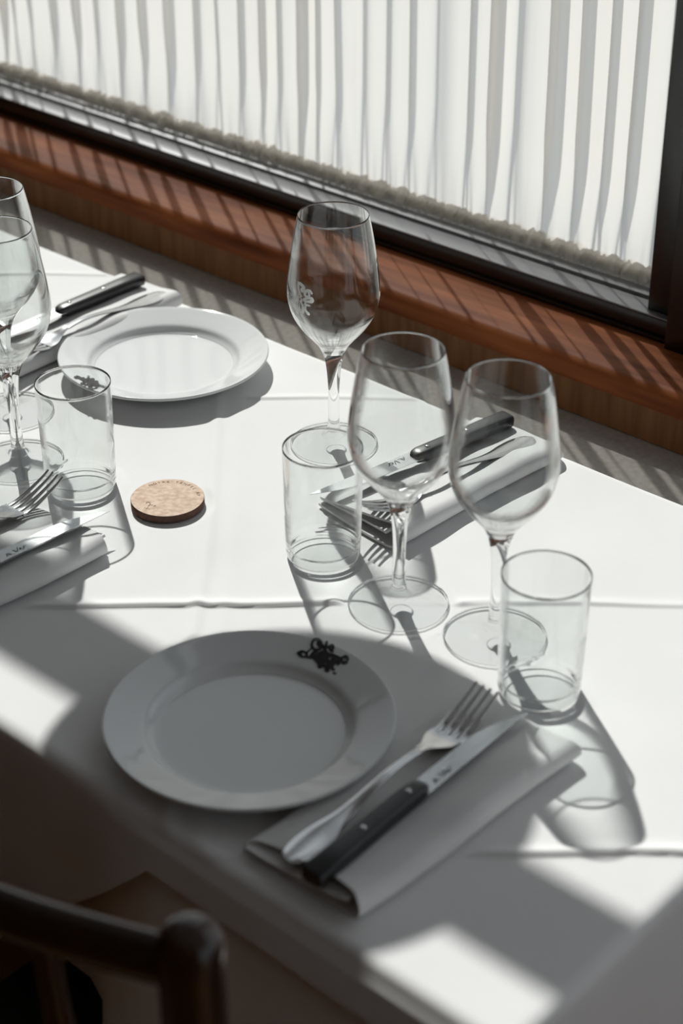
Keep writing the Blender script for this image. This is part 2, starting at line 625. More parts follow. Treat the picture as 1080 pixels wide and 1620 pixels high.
def cloth_z(X, Y):
    z = 0.00035 * math.sin(X * 31 + 1.3 * math.sin(Y * 17)) + 0.00035 * math.sin(Y * 27 + 2.0 * math.sin(X * 13))
    for i, c in enumerate(CR_Y):
        d = Y - c - 0.0022 * math.sin(X * 9 + i) - 0.0008 * math.sin(X * 41 + i)
        a = 0.0031 * (0.65 + 0.35 * math.sin(X * 7 + 2 * i)) * (1.0 if i != 2 or X > -0.09 else 0.35)
        z += a * math.exp(-(d / (0.0075 if d > 0 else 0.0018)) ** 2)
    for i, c in enumerate(CR_X):
        d = X - c - 0.003 * math.sin(Y * 11 + i)
        a = 0.0020 if i == 0 else 0.0005
        z += a * math.exp(-(d / 0.006) ** 2)
        z += 0.4 * a * math.exp(-((d - 0.022) / 0.008) ** 2)
    for x, y, q in FLAT:                     # pressed down by what stands on it
        d = math.hypot(X - x, Y - y)
        if d < q:
            return z * 0.1
        if d < q + 0.008:
            return z * (0.1 + 0.9 * (d - q) / 0.008)
    return z


def build_cloth():
    hs = 0.0018
    ns, nn = int((TS1 - TS0) / hs), int((TN1 - TN0) / hs)
    # path across: sides are curved over the edge and then hang
    R = 0.011
    cs, cn = (TS0 + TS1) / 2, (TN0 + TN1) / 2
    ox = L(cs, cn, 0)

    def axis(a0, a1, n):
        """list of (coordinate, overhang length) from far hem over the top to the other hem"""
        hang = [1.0, 0.8, 0.6, 0.45, 0.3, 0.2, 0.1, 0.0]
        out = [('lo', t) for t in hang]
        out += [('arc_lo', k / 5) for k in range(1, 5)]
        out += [('top', a0 + R + (a1 - a0 - 2 * R) * k / n) for k in range(n + 1)]
        out += [('arc_hi', k / 5) for k in range(1, 5)]
        out += [('hi', t) for t in reversed(hang)]
        return out

    def hem_near(s):                     # how far the cloth hangs on the chair side
        return 0.030 if s > -0.706 else min(0.030 + (-0.706 - s), 0.30) if s > -1.2 else 0.30

    def hem_end(n):
        return 0.20

    def billow(s, drop):                 # flare added to both cloths by the chair, to lighten the under cloth
        t = min(max((s + 0.80) / 0.10, 0.0), 1.0)
        return 0.075 * t * t * (3 - 2 * t) * min(drop / 0.206, 1.0)

    verts, faces = [], []
    rows = axis(TN0, TN1, nn)
    colsx = axis(TS0, TS1, ns)

    def res(tag_, v, a0, a1):
        """coordinate, drop factor (0..1 of hang, or negative for the rounding), sign"""
        if tag_ == 'lo':
            return a0, ('hang', v), -1
        if tag_ == 'hi':
            return a1, ('hang', v), 1
        if tag_ == 'arc_lo':
            c = PI / 2 * (1 - v)
            return a0 + R - R * math.sin(c), ('arc', R * (1 - math.cos(c))), -1
        if tag_ == 'arc_hi':
            c = PI / 2 * v
            return a1 - R + R * math.sin(c), ('arc', R * (1 - math.cos(c))), 1
        return v, ('arc', 0.0), 0

    for (tn, vn) in rows:
        n, dn, sg = res(tn, vn, TN0, TN1)
        for (ts, vs) in colsx:
            s, ds, sgs = res(ts, vs, TS0, TS1)
            P = EV * s + NV * n
            drop = 0.0
            nn_, ss_ = n, s
            if dn[0] == 'arc':
                drop = max(drop, dn[1])
            if ds[0] == 'arc':
                drop = max(drop, ds[1])
            if dn[0] == 'hang':
                h = (hem_near(s) if sg < 0 else 0.030) - R
                d = R + h * dn[1]
                drop = max(drop, d)
                nn_ = n + sg * 0.004 * dn[1] * (1 + math.sin(s * 21)) * min(1, h / 0.1)
                if sg < 0:
                    nn_ -= billow(s, d)
            if ds[0] == 'hang':
                d = R + (hem_end(n) - R) * ds[1]
                drop = max(drop, d)
                ss_ = s + sgs * 0.006 * ds[1] * (1 + math.sin(n * 17))
            if sgs and sg and dn[0] == 'hang' and ds[0] == 'hang':
                pass
            z = (cloth_z(P.x, P.y) if drop < 0.004 else 0.0) - drop
            verts.append((ss_ - cs, nn_ - cn, z))
    W = len(colsx)
    for j in range(len(rows) - 1):
        for i in range(W - 1):
            a = j * W + i
            faces.append((a, a + 1, a + W + 1, a + W))
    o = link('tablecloth', mesh_from('tablecloth', verts, faces), M['linen'], None, ox, TH)
    tag(o, 'white linen tablecloth with sharp fold creases spread over the whole table', 'tablecloth')
    caustic(o, receiver=True)
    # under cloth seen below the hem
    root = empty('under_cloth', L(cs, cn, -0.004), TH)
    bm = bmesh.new()
    a0, a1, b0, b1, zb = TS0 - cs + 0.009, TS1 - cs - 0.009, TN0 - cn + 0.009, TN1 - cn - 0.009, -0.206
    loop = [(a0, b0), (a1, b0), (a1, b1), (a0, b1)]
    pts = []
    for (x0, y0), (x1, y1) in zip(loop, loop[1:] + loop[:1]):
        k = 60
        for i in range(k):
            pts.append((x0 + (x1 - x0) * i / k, y0 + (y1 - y0) * i / k))
    rings = []
    for zz, f in ((0.0, 0), (-0.01, 0), (-0.06, 0.4), (-0.13, 0.7), (zb, 1.0)):
        ring = []
        for i, (x, y) in enumerate(pts):
            g = 0.0025 * f * math.sin(i * 0.55 + math.sin(i * 0.13) * 2)
            flare = billow(x + cs, -zz) if abs(y - b0) < 1e-6 else 0.0
            ring.append(bm.verts.new((x + g, y + g * 0.5 - flare, zz)))
        rings.append(ring)
    for r0, r1 in zip(rings, rings[1:]):
        for i in range(len(pts)):
            j = (i + 1) % len(pts)
            bm.faces.new((r0[i], r0[j], r1[j], r1[i]))
    bm.faces.new(list(reversed(rings[0])))
    link('skirt', from_bm('skirt', bm, True, math.radians(40)), M['under'], root)
    tag(root, 'tan under cloth showing below the white hem beside the chair', 'tablecloth')


build_cloth()

# ------------------------------------------------------------------ pixel of the photograph -> world, used to trace printed marks
_R = Vector((1, 0, 0))
_F = Vector((0, math.cos(PITCH), -math.sin(PITCH)))
_U = Vector((0, math.sin(PITCH), math.cos(PITCH)))


def at(x, y, z):
    d = _R * ((x - 540) / FPX) + _F - _U * ((y - 810) / FPX)
    return Vector((0, 0, CAMZ)) + d * ((ZT + z - CAMZ) / d.z)


def ribbon(strokes, put, sub=6):
    """flat strokes [(x, y, width), ...] mapped by put(x, y) -> Vector; one mesh of rounded ribbons"""
    verts, faces = [], []
    for st in strokes:
        if len(st) == 1:
            x, y, w = st[0]
            c = len(verts)
            for k in range(14):
                verts.append(put(x + w / 2 * math.cos(2 * PI * k / 14), y + w / 2 * math.sin(2 * PI * k / 14)))
            faces.append(tuple(range(c, c + 14)))
            continue
        p = catmull(st, sub)
        n = len(p)
        c = len(verts)
        for i, (x, y, w) in enumerate(p):
            x0, y0, _ = p[max(i - 1, 0)]
            x1, y1, _ = p[min(i + 1, n - 1)]
            tx, ty = x1 - x0, y1 - y0
            l = math.hypot(tx, ty) or 1
            nx, ny = -ty / l * w / 2, tx / l * w / 2
            verts += [put(x + nx, y + ny), put(x - nx, y - ny)]
        for i in range(n - 1):
            faces.append((c + 2 * i, c + 2 * i + 1, c + 2 * i + 3, c + 2 * i + 2))
        for e in (0, n - 1):                       # round ends
            x, y, w = p[e]
            d = len(verts)
            for k in range(10):
                verts.append(put(x + w / 2 * math.cos(2 * PI * k / 10), y + w / 2 * math.sin(2 * PI * k / 10)))
            faces.append(tuple(range(d, d + 10)))
    bm = bmesh.new()
    vs = [bm.verts.new(v) for v in verts]
    for f in faces:
        try:
            bm.faces.new([vs[i] for i in f])
        except ValueError:
            pass
    return bm


# ------------------------------------------------------------------ plates
PLR = 0.1035
RIM = [(0.074, 0.0108), (0.082, 0.0134), (0.092, 0.0163), (0.1015, 0.0190)]


def rim_z(r):
    for (a, b), (c, d) in zip(RIM, RIM[1:]):
        if r <= c:
            return b + (d - b) * (r - a) / (c - a)
    return RIM[-1][1]


PROF_PLATE = catmull([(0.0, 0.0022), (0.048, 0.0022), (0.050, 0.0002), (0.053, 0.0002), (0.056, 0.0022), (0.070, 0.0042), (0.080, 0.0080),
                      (0.092, 0.0128), (0.1015, 0.0162), (0.1034, 0.0176), (0.1031, 0.0191), (0.1015, 0.0193), (0.092, 0.0166),
                      (0.082, 0.0137), (0.0755, 0.0114), (0.0722, 0.0078), (0.0690, 0.0056), (0.064, 0.0047), (0.03, 0.0045), (0.0, 0.0045)], 4)
PROF_PLATE = [(max(r, 0.0), z) for r, z in PROF_PLATE]
PROF_PLATE[0] = (0.0, 0.0022)
PROF_PLATE[-1] = (0.0, 0.0045)
me_plate = lathe('plate_body', PROF_PLATE, 96)
PC = Vector((-0.065, 1.016, 0))                 # near plate
LOGO = [  # traced in pixels of the photograph: swash lettering in three lines
    [(507, 1019, 5), (503, 1013, 4), (497, 1013, 3), (493, 1018, 3), (494, 1024, 4), (499, 1028, 4), (506, 1027, 4)],
    [(505, 1018, 7)],
    [(507, 1024, 3), (511, 1022, 3), (512, 1027, 3), (516, 1026, 2)],
    [(517, 1017, 3), (515, 1024, 3), (515, 1031, 3)], [(513, 1023, 2), (520, 1024, 2)],
    [(522, 1027, 2.5), (527, 1026, 3), (526, 1022, 2.5), (522, 1023, 2.5), (522, 1028, 3), (526, 1030, 3)],
    [(494, 1024, 2), (489, 1030, 2), (484, 1034, 3), (478, 1032, 4), (473, 1036, 6)],
    [(474, 1038, 5), (478, 1042, 3), (484, 1041, 3), (485, 1035, 3)],
    [(484, 1042, 2), (490, 1042, 4), (494, 1036, 4), (500, 1031, 5)],
    [(492, 1041, 5), (499, 1041, 6), (506, 1036, 6), (512, 1032, 5), (518, 1034, 5)],
    [(500, 1045, 7), (508, 1042, 8), (516, 1039, 7), (524, 1037, 6), (532, 1040, 5)],
    [(503, 1050, 6), (511, 1049, 6), (517, 1045, 5)],
    [(502, 1045, 5), (505, 1052, 5), (506, 1058, 6)],
    [(520, 1048, 5), (518, 1056, 6), (517, 1064, 6)],
    [(527, 1042, 5), (526, 1050, 6), (524, 1058, 5), (528, 1062, 3)],
    [(530, 1048, 6), (535, 1046, 5), (540, 1043, 4)],
    [(512, 1056, 5), (519, 1058, 5), (525, 1054, 5)],
    [(533, 1039, 4), (539, 1041, 3), (545, 1039, 4), (549, 1040, 3), (550, 1044, 2.5)],
    [(540, 1042, 3), (542, 1049, 4), (547, 1048, 5)],
    [(534, 1052, 4), (537, 1049, 3)],
    [(527, 1068, 2), (531, 1068, 2)],
]


def put_logo(x, y):
    p = at(x, y, 0.016)
    r = math.hypot(p.x - PC.x, p.y - PC.y)
    p = at(x, y, rim_z(r) + 0.001)
    r = math.hypot(p.x - PC.x, p.y - PC.y)
    return Vector((p.x - PC.x, p.y - PC.y, rim_z(min(r, 0.1015)) + 0.0009))


me_logo = from_bm('plate_logo', ribbon([[(x, y, w * 1.3) for x, y, w in st] for st in LOGO], put_logo))
CLO = 0.0012                                   # things stand on the cloth


def plate(label, c, rot):
    r = empty('plate', (c[0], c[1], ZT + CLO), rot)
    tag(r, label, 'plate', 'white rimmed plates')
    b = link('plate_body', me_plate, [] if me_plate.materials else M['china'], r)
    g = link('printed_logo', me_logo, [] if me_logo.materials else M['print'], r)
    g['label'] = 'black swash lettering printed on the rim'
    caustic(b, receiver=True)


plate('white plate in the shade next to the black-handled knife, logo on the far rim', (PC.x, PC.y), 0.0)
plate('sunlit white plate at the far left beside the coaster', (-0.175, 1.599), PI * 0.945)

# ------------------------------------------------------------------ wine glasses
# outside from the foot up, split at the stem so that each part is a mesh of its own and the seams meet
FOOT = catmull([(0.0, 0.0012), (0.025, 0.0008), (0.0385, 0.0002), (0.0398, 0.0010), (0.0388, 0.0020), (0.030, 0.0028), (0.020, 0.0040),
                (0.0125, 0.0058), (0.0088, 0.0078)], 4)
STEM = catmull([(0.0088, 0.0078), (0.0092, 0.0094), (0.0083, 0.0112), (0.0068, 0.0135), (0.0058, 0.018), (0.0052, 0.030), (0.0050, 0.045),
                (0.0053, 0.060), (0.0062, 0.074), (0.0080, 0.086), (0.0105, 0.094)], 4)
BOWL = catmull([(0.0105, 0.094), (0.0140, 0.1005), (0.0210, 0.109), (0.0300, 0.120), (0.0370, 0.1325), (0.0405, 0.147), (0.0408, 0.156),
                (0.0398, 0.168), (0.0375, 0.185), (0.0345, 0.204), (0.0311, 0.2212), (0.0308, 0.2219), (0.0304, 0.2216), (0.0334, 0.204),
                (0.0364, 0.185), (0.0387, 0.168), (0.0396, 0.156), (0.0392, 0.147), (0.0356, 0.133), (0.0284, 0.1212), (0.0190, 0.1115),
                (0.0090, 0.1055), (0.0, 0.1040)], 4)
FOOT[0] = (0.0, 0.0012)
BOWL[-1] = (0.0, 0.1040)
BOWL = [(abs(r) if i < len(BOWL) - 1 else 0.0, z) for i, (r, z) in enumerate(BOWL)]
f0, f1 = 8, 16                                     # the foot: thin disc, thicker edge ring
me_stem = lathe('stem', STEM[13:], 48)
me_collar = lathe('collar', STEM[:14], 48)
me_rim_foot = lathe('foot_rim', FOOT[f0:f1 + 1], 96)


def two(name, a, b, seg):
    bm = bmesh.new()
    bm.from_mesh(lathe(name, a, seg))
    bm.from_mesh(lathe(name, b, seg))
    me = bpy.data.meshes.new(name)
    bm.to_mesh(me)
    bm.free()
    return me


me_foot = two('foot', FOOT[:f0 + 1], FOOT[f1:], 96)
c0, c1 = 40, 48                                     # fire-polished rim
me_bowl = two('bowl', BOWL[:c0 + 1], BOWL[c1:], 96)
me_lip_bowl = lathe('lip', BOWL[c0:c1 + 1], 96)
OUT = [p for p in BOWL[:41]]


def bowl_r(z):
    for (a, b), (c, d) in zip(OUT, OUT[1:]):
        if b <= z <= d:
            return a + (c - a) * (z - b) / max(d - b, 1e-9)
    return 0.04


# letters etched on the glass, traced in a 0..80 px square (y down)
ETCH = [
    [(27, 18, 1.6), (28, 27, 3), (31, 33, 3), (35, 38, 3.5)],
    [(28, 19, 2), (33, 20, 4.5), (39, 23, 4.5), (40, 28, 3)],
    [(37, 28, 6.5)],
    [(28, 22, 4), (30, 29, 3), (34, 36, 2.5), (33, 41, 2)],
    [(30, 35, 1.5), (30, 44, 1.5), (28, 49, 4), (27, 51, 4)],
    [(54, 29, 3), (50, 25.5, 3), (44, 28, 4), (42, 33, 4), (45, 36, 3.5), (50, 34, 3), (49, 29, 3)],
    [(41, 42, 4), (47, 38, 3), (54, 37, 4), (55, 41, 5), (49, 43, 3.5), (42, 44, 3)],
    [(36, 42, 2.5), (37, 45, 2.5)],
    [(25, 55, 5), (28, 61, 4.5), (33, 65, 3), (38, 62, 5), (39, 54, 4.5), (36, 48, 3), (34, 45, 2)],
    [(33, 46, 1.4), (32.5, 54, 1.4), (32, 60, 4.5)],
    [(51, 49, 2.5), (46, 49, 3), (44, 52, 3), (44, 58, 3.5), (48, 63, 5)],
    [(42, 49, 2), (45, 45, 2)],
]


def etch_mesh(a0, z0, k=0.00058):
    def put(x, y):
        z = z0 - (y - 42) * k
        r = bowl_r(z) + 0.00012
        a = a0 + (x - 41) * k / r
        return Vector((r * math.cos(a), r * math.sin(a), z))
    return from_bm('etched_logo', ribbon([[(x, y, w * 1.2) for x, y, w in st] for st in ETCH], put))


def wine_glass(label, x, y, rot, logo=None):
    r = empty('wine_glass', (x, y, ZT + CLO), rot)
    tag(r, label, 'wine glass', 'stemmed wine glasses')
    for nm, me in (('foot', me_foot), ('stem', me_stem), ('bowl', me_bowl)):
        o = link(nm, me, [] if me.materials else M[{'foot': 'thin', 'stem': 'glass', 'bowl': 'bowlglass'}[nm]], r)
        caustic(o, caster=nm == 'stem')
        if nm == 'foot':
            link('foot_rim', me_rim_foot, [] if me_rim_foot.materials else M['glass'], o)
        if nm == 'stem':
            link('collar', me_collar, [] if me_collar.materials else M['bowlglass'], o)
        if nm == 'bowl':
            link('lip', me_lip_bowl, [] if me_lip_bowl.materials else M['lip'], o)
        if nm == 'bowl' and logo:
            e = link('etched_logo', etch_mesh(*logo), M['etch'], o)
            e['label'] = 'white curling letters printed on the glass'
    return r


wine_glass('wine glass with a large white logo on its bowl, standing nearest the window', -0.007, 1.446, 0.0,
           (math.radians(-128), 0.158))
wine_glass('wine glass between the two middle tumblers, small white logo on its right side', 0.045, 1.184, 0.0,
           (math.radians(18), 0.170))
wine_glass('rightmost wine glass, standing just behind the tumbler beside the fork tips', 0.118, 1.139, 0.3)
wine_glass('front wine glass of the pair at the left edge, next to the tumbler', -0.290, 1.413, 0.0)
wine_glass('rear wine glass of the pair at the left edge, tallest rim in the picture', -0.312, 1.508, 0.5)

# ------------------------------------------------------------------ tumblers
TB = catmull([(0.0, 0.0010), (0.024, 0.0008), (0.0285, 0.0004), (0.0302, 0.0022), (0.0308, 0.006), (0.0315, 0.030), (0.0320, 0.065), (0.0324, 0.0988),
              (0.0321, 0.0996), (0.0317, 0.0989), (0.0308, 0.065), (0.0302, 0.030), (0.0295, 0.0115), (0.0272, 0.0082), (0.020, 0.0072), (0.0, 0.0068)], 4)
TB[0], TB[-1] = (0.0, 0.0010), (0.0, 0.0068)
k0, h0, l0, l1, h1, k1 = 8, 15, 28, 36, 48, 52      # disc | heel | wall | lip | wall | heel | disc
me_wall = two('wall', TB[h0:l0 + 1], TB[l1:h1 + 1], 96)
me_lip = lathe('lip', TB[l0:l1 + 1], 96)
me_base = two('base', TB[:k0 + 1], TB[k1:], 96)
me_heel = two('heel', TB[k0:h0 + 1], TB[h1:k1 + 1], 96)


def tumbler(label, x, y):
    r = empty('tumbler', (x, y, ZT + CLO))
    tag(r, label, 'glass', 'straight clear tumblers')
    w = link('wall', me_wall, [] if me_wall.materials else M['wallglass'], r)
    link('lip', me_lip, [] if me_lip.materials else M['lip'], w)
    link('base', me_base, [] if me_base.materials else M['thin'], r)
    h = link('heel', me_heel, [] if me_heel.materials else M['glass'], r)
    caustic(h, caster=True)
    return r


tumbler('tumbler in front of the far plate, just left of the cork coaster', -0.229, 1.371)
tumbler('tumbler in the middle of the table, beside the foot of the logo glass', -0.015, 1.257)
tumbler('tumbler at the right, behind the tips of the near fork', 0.1455, 1.0715)
tumbler('tumbler cut off by the left edge, behind the wine glasses', -0.377, 1.585)

# ------------------------------------------------------------------ cork coaster
cr = empty('coaster', (-0.150, 1.337, ZT + CLO), 0.0)
tag(cr, 'round pale cork coaster with a burnt inscription lying on the cloth', 'coaster')
CRR = 0.0318
link('disc', lathe('disc', [(0, 0.0), (CRR - 0.0006, 0.0), (CRR, 0.0006), (CRR, 0.0066), (CRR - 0.0003, 0.0070)], 96), M['cork_edge'], cr)
link('top_face', lathe('top_face', [(CRR - 0.0003, 0.0070), (0.02, 0.0071), (0, 0.0071)], 96), M['cork'], cr)


def text_mesh(body, size):
    cu = bpy.data.curves.new('lettering', 'FONT')
    cu.body = body
    cu.size = size
    cu.align_x = 'CENTER'
    cu.align_y = 'CENTER'
    cu.resolution_u = 2
    ob = bpy.data.objects.new('lettering', cu)
    COL.objects.link(ob)
    bpy.context.view_layer.update()
    dg = bpy.context.evaluated_depsgraph_get()
    me = bpy.data.meshes.new_from_object(ob.evaluated_get(dg))
    bpy.data.objects.remove(ob)
    bpy.data.curves.remove(cu)
    return me


# the arc of small capitals along the far rim and the small monogram near the front
bm = bmesh.new()
txt = 'NOTRE TENFEL AP'
for i, ch in enumerate(txt):
    if ch == ' ':
        continue
    a = math.radians(128 - i * 8.6)
    g = text_mesh(ch, 0.0046)
    g.transform(Matrix.Translation((0.0265 * math.cos(a), 0.0265 * math.sin(a), 0.00716)) @ Matrix.Rotation(a - PI / 2, 4, 'Z'))
    bm.from_mesh(g)
link('burnt_lettering', from_bm('burnt_lettering', bm), M['burn'], cr)
MONO = [[(231, 797, 1), (233, 794.5, 1.1), (237, 795.5, 1), (237, 799, 1.1), (234, 801, 1)], [(240, 799, 1.5)], [(243, 801, 1), (246, 800, 1)],
        [(229, 803, 1.4)], [(231, 805, 1), (234, 803, 1)], [(236, 805, 1.1)]]


def put_coaster(x, y):
    p = at(x, y, 0.0083)
    return Vector((p.x + 0.150, p.y - 1.337, 0.00716))


link('burnt_monogram', from_bm('burnt_monogram', ribbon(MONO, put_coaster, 4)), M['burn'], cr)

# ------------------------------------------------------------------ napkins


def napkin_mesh(seed, length=0.222, curl=0.0):
    """one cloth folded over itself: bottom layer, roll along +y... the roll lies on the -v side"""
    rnd = random.Random(seed)
    path = [(-0.050, 0.0016), (-0.03, 0.0015), (0.0, 0.0015), (0.030, 0.0016), (0.040, 0.0018), (0.0458, 0.0034), (0.0490, 0.0075), (0.0488, 0.0125),
            (0.0450, 0.0165), (0.039, 0.0178), (0.020, 0.0160), (0.0, 0.0143), (-0.025, 0.0115), (-0.044, 0.0088), (-0.0488, 0.0080), (-0.0502, 0.0066),
            (-0.0480, 0.0054), (-0.03, 0.0058), (0.0, 0.0078), (0.024, 0.0095), (0.034, 0.0115), (0.037, 0.0128)]
    path = catmull(path, 3)
    nu = 36
    t = 0.0011
    ph = [rnd.uniform(0, 6.28) for _ in range(6)]
    outer, inner = [], []
    np_ = len(path)
    verts = []
    for j in range(nu + 1):
        u = j / nu
        for side in (1, -1):
            for i in range(np_):
                v, z = path[i]
                v0, z0 = path[max(i - 1, 0)]
                v1, z1 = path[min(i + 1, np_ - 1)]
                tv, tz = v1 - v0, z1 - z0
                l = math.hypot(tv, tz) or 1
                nv, nz = tz / l, -tv / l
                f = i / np_
                up = min(1.0, z / 0.012)
                dz = up * (0.0009 * math.sin(u * 9 + ph[0] + v * 40) + 0.0006 * math.sin(u * 21 + ph[1] - v * 60))
                if curl:
                    dz += up * curl * max(0, 1 - u / 0.16) ** 2 * (0.5 + 0.5 * math.sin(v * 70 + 1.0))
                dv = 0.0012 * math.sin(u * 7 + ph[2] + f * 3)
                sk = (0.004 * math.sin(f * 7 + ph[3]) + 0.003 * math.sin(f * 15 + ph[4])) * (1 if j in (0, nu) else max(0, abs(2 * u - 1) - 0.7) / 0.3)
                x = -length / 2 + length * u + (sk if u > 0.5 else -sk)
                verts.append((x, -(v + nv * t * side + dv), max(z + nz * t * side + dz, 0.0003)))
    W = 2 * np_
    faces = []
    for j in range(nu):
        for i in range(np_ - 1):
            a, b = j * W + i, (j + 1) * W + i
            faces.append((a, a + 1, b + 1, b))
            a, b = a + np_, b + np_
            faces.append((a, b, b + 1, a + 1))
        for i in (0, np_ - 1):
            a, b = j * W + i, (j + 1) * W + i
            faces.append((a, b, b + np_, a + np_))
    for j in (0, nu):
        for i in range(np_ - 1):
            a = j * W + i
            faces.append((a, a + np_, a + np_ + 1, a + 1))
    bm = bmesh.new()
    vs = [bm.verts.new(v) for v in verts]
    for f in faces:
        bm.faces.new([vs[i] for i in f])
    return from_bm('napkin', bm, True, math.radians(60))


def napkin(label, x, y, deg, seed, curl=0.0, length=0.222):
    o = link('napkin', napkin_mesh(seed, length, curl), M['napkin'], None, (x, y, ZT + CLO), math.radians(deg))
    tag(o, label, 'napkin', 'folded white napkins under the cutlery')
    caustic(o, receiver=True)
    return o


napkin('folded napkin nearest the camera, its open end at the table edge by the chair', 0.053, 0.941, 46, 1, 0.002)
napkin('folded sunlit napkin in the middle, seen through the wine glasses', 0.0885, 1.373, 45, 2, 0.0, 0.208)
napkin('folded napkin behind the far plate, at the window edge of the table', -0.278, 1.688, 49, 3)
napkin('folded napkin cut off by the left edge, in front of the left tumbler', -0.2970, 1.2135, 46, 4, 0.0, 0.205)

# ------------------------------------------------------------------ cutlery
FK_Z = [(0, 0.0), (0.03, 0.0004), (0.06, 0.003), (0.10, 0.0085), (0.13, 0.0078), (0.15, 0.0030), (0.163, 0.0006), (0.175, 0.0012), (0.19, 0.0060),
        (0.205, 0.0125), (0.212, 0.0165)]


def interp(tab, x):
    for (a, b), (c, d) in zip(tab, tab[1:]):
        if x <= c:
            t = (x - a) / (c - a)
            return b + (d - b) * t
    return tab[-1][1]


def smooth_tab(t):
    return catmull(t, 6)


FK_Z = smooth_tab(FK_Z)
FK_W = smooth_tab([(0.0, 0.0030), (0.0025, 0.0070), (0.010, 0.0100), (0.022, 0.0112), (0.036, 0.0098), (0.052, 0.0062), (0.075, 0.0040),
                   (0.105, 0.0030), (0.132, 0.0031), (0.142, 0.0045), (0.150, 0.0085), (0.157, 0.0116), (0.1665, 0.0122)])


def strip(x0, x1, n, wfun, yfun, th, dish=0.0):
    bm = bmesh.new()
    rows = []
    K = 6
    for i in range(n + 1):
        x = x0 + (x1 - x0) * i / n
        w, y, z = wfun(x), yfun(x), interp(FK_Z, x)
        ring = []
        for k in range(K + 1):
            q = -1 + 2 * k / K
            ring.append(bm.verts.new((x, y + q * w, z + th * (1 - 0.35 * q ** 4) + dish * q * q)))
        for k in range(K, -1, -1):
            q = -1 + 2 * k / K
            ring.append(bm.verts.new((x, y + q * w * 0.96, z + th * 0.30 * q ** 4 + dish * q * q)))
        rows.append(ring)
    m = len(rows[0])
    for a, b in zip(rows, rows[1:]):
        for k in range(m):
            k2 = (k + 1) % m
            bm.faces.new((a[k], a[k2], b[k2], b[k]))
    bm.faces.new(rows[0])
    bm.faces.new(list(reversed(rows[-1])))
    return bm


me_fhandle = from_bm('handle', strip(0.0, 0.134, 46, lambda x: interp(FK_W, x), lambda x: 0, 0.0024), True, math.radians(60))
me_fhead = from_bm('head', strip(0.134, 0.167, 20, lambda x: interp(FK_W, x), lambda x: 0, 0.0022, 0.0012), True, math.radians(60))
me_tines = []
for k in range(4):
    y0 = (-1.5 + k) * 0.0066
    me_tines.append(from_bm('tine', strip(0.1655, 0.212, 18, lambda x: 0.0024 - 0.0013 * max(0, (x - 0.18) / 0.032) if x > 0.168 else 0.0029,
                                          lambda x, y0=y0: y0 * (1 - 0.06 * (x - 0.166) / 0.046), 0.0019), True, math.radians(60)))


def fork(label, hx, hy, tx, ty, z, flip=False, tilt=0.0):
    a = math.atan2(ty - hy, tx - hx)
    r = empty('fork', (hx, hy, ZT + z), a)
    r.rotation_euler = (0, tilt, a)
    tag(r, label, 'fork', 'table forks on the napkins')
    for nm, me in [('handle', me_fhandle), ('head', me_fhead)] + [('tine', t) for t in me_tines]:
        link(nm, me, [] if me.materials else M['steel'], r)
    return r


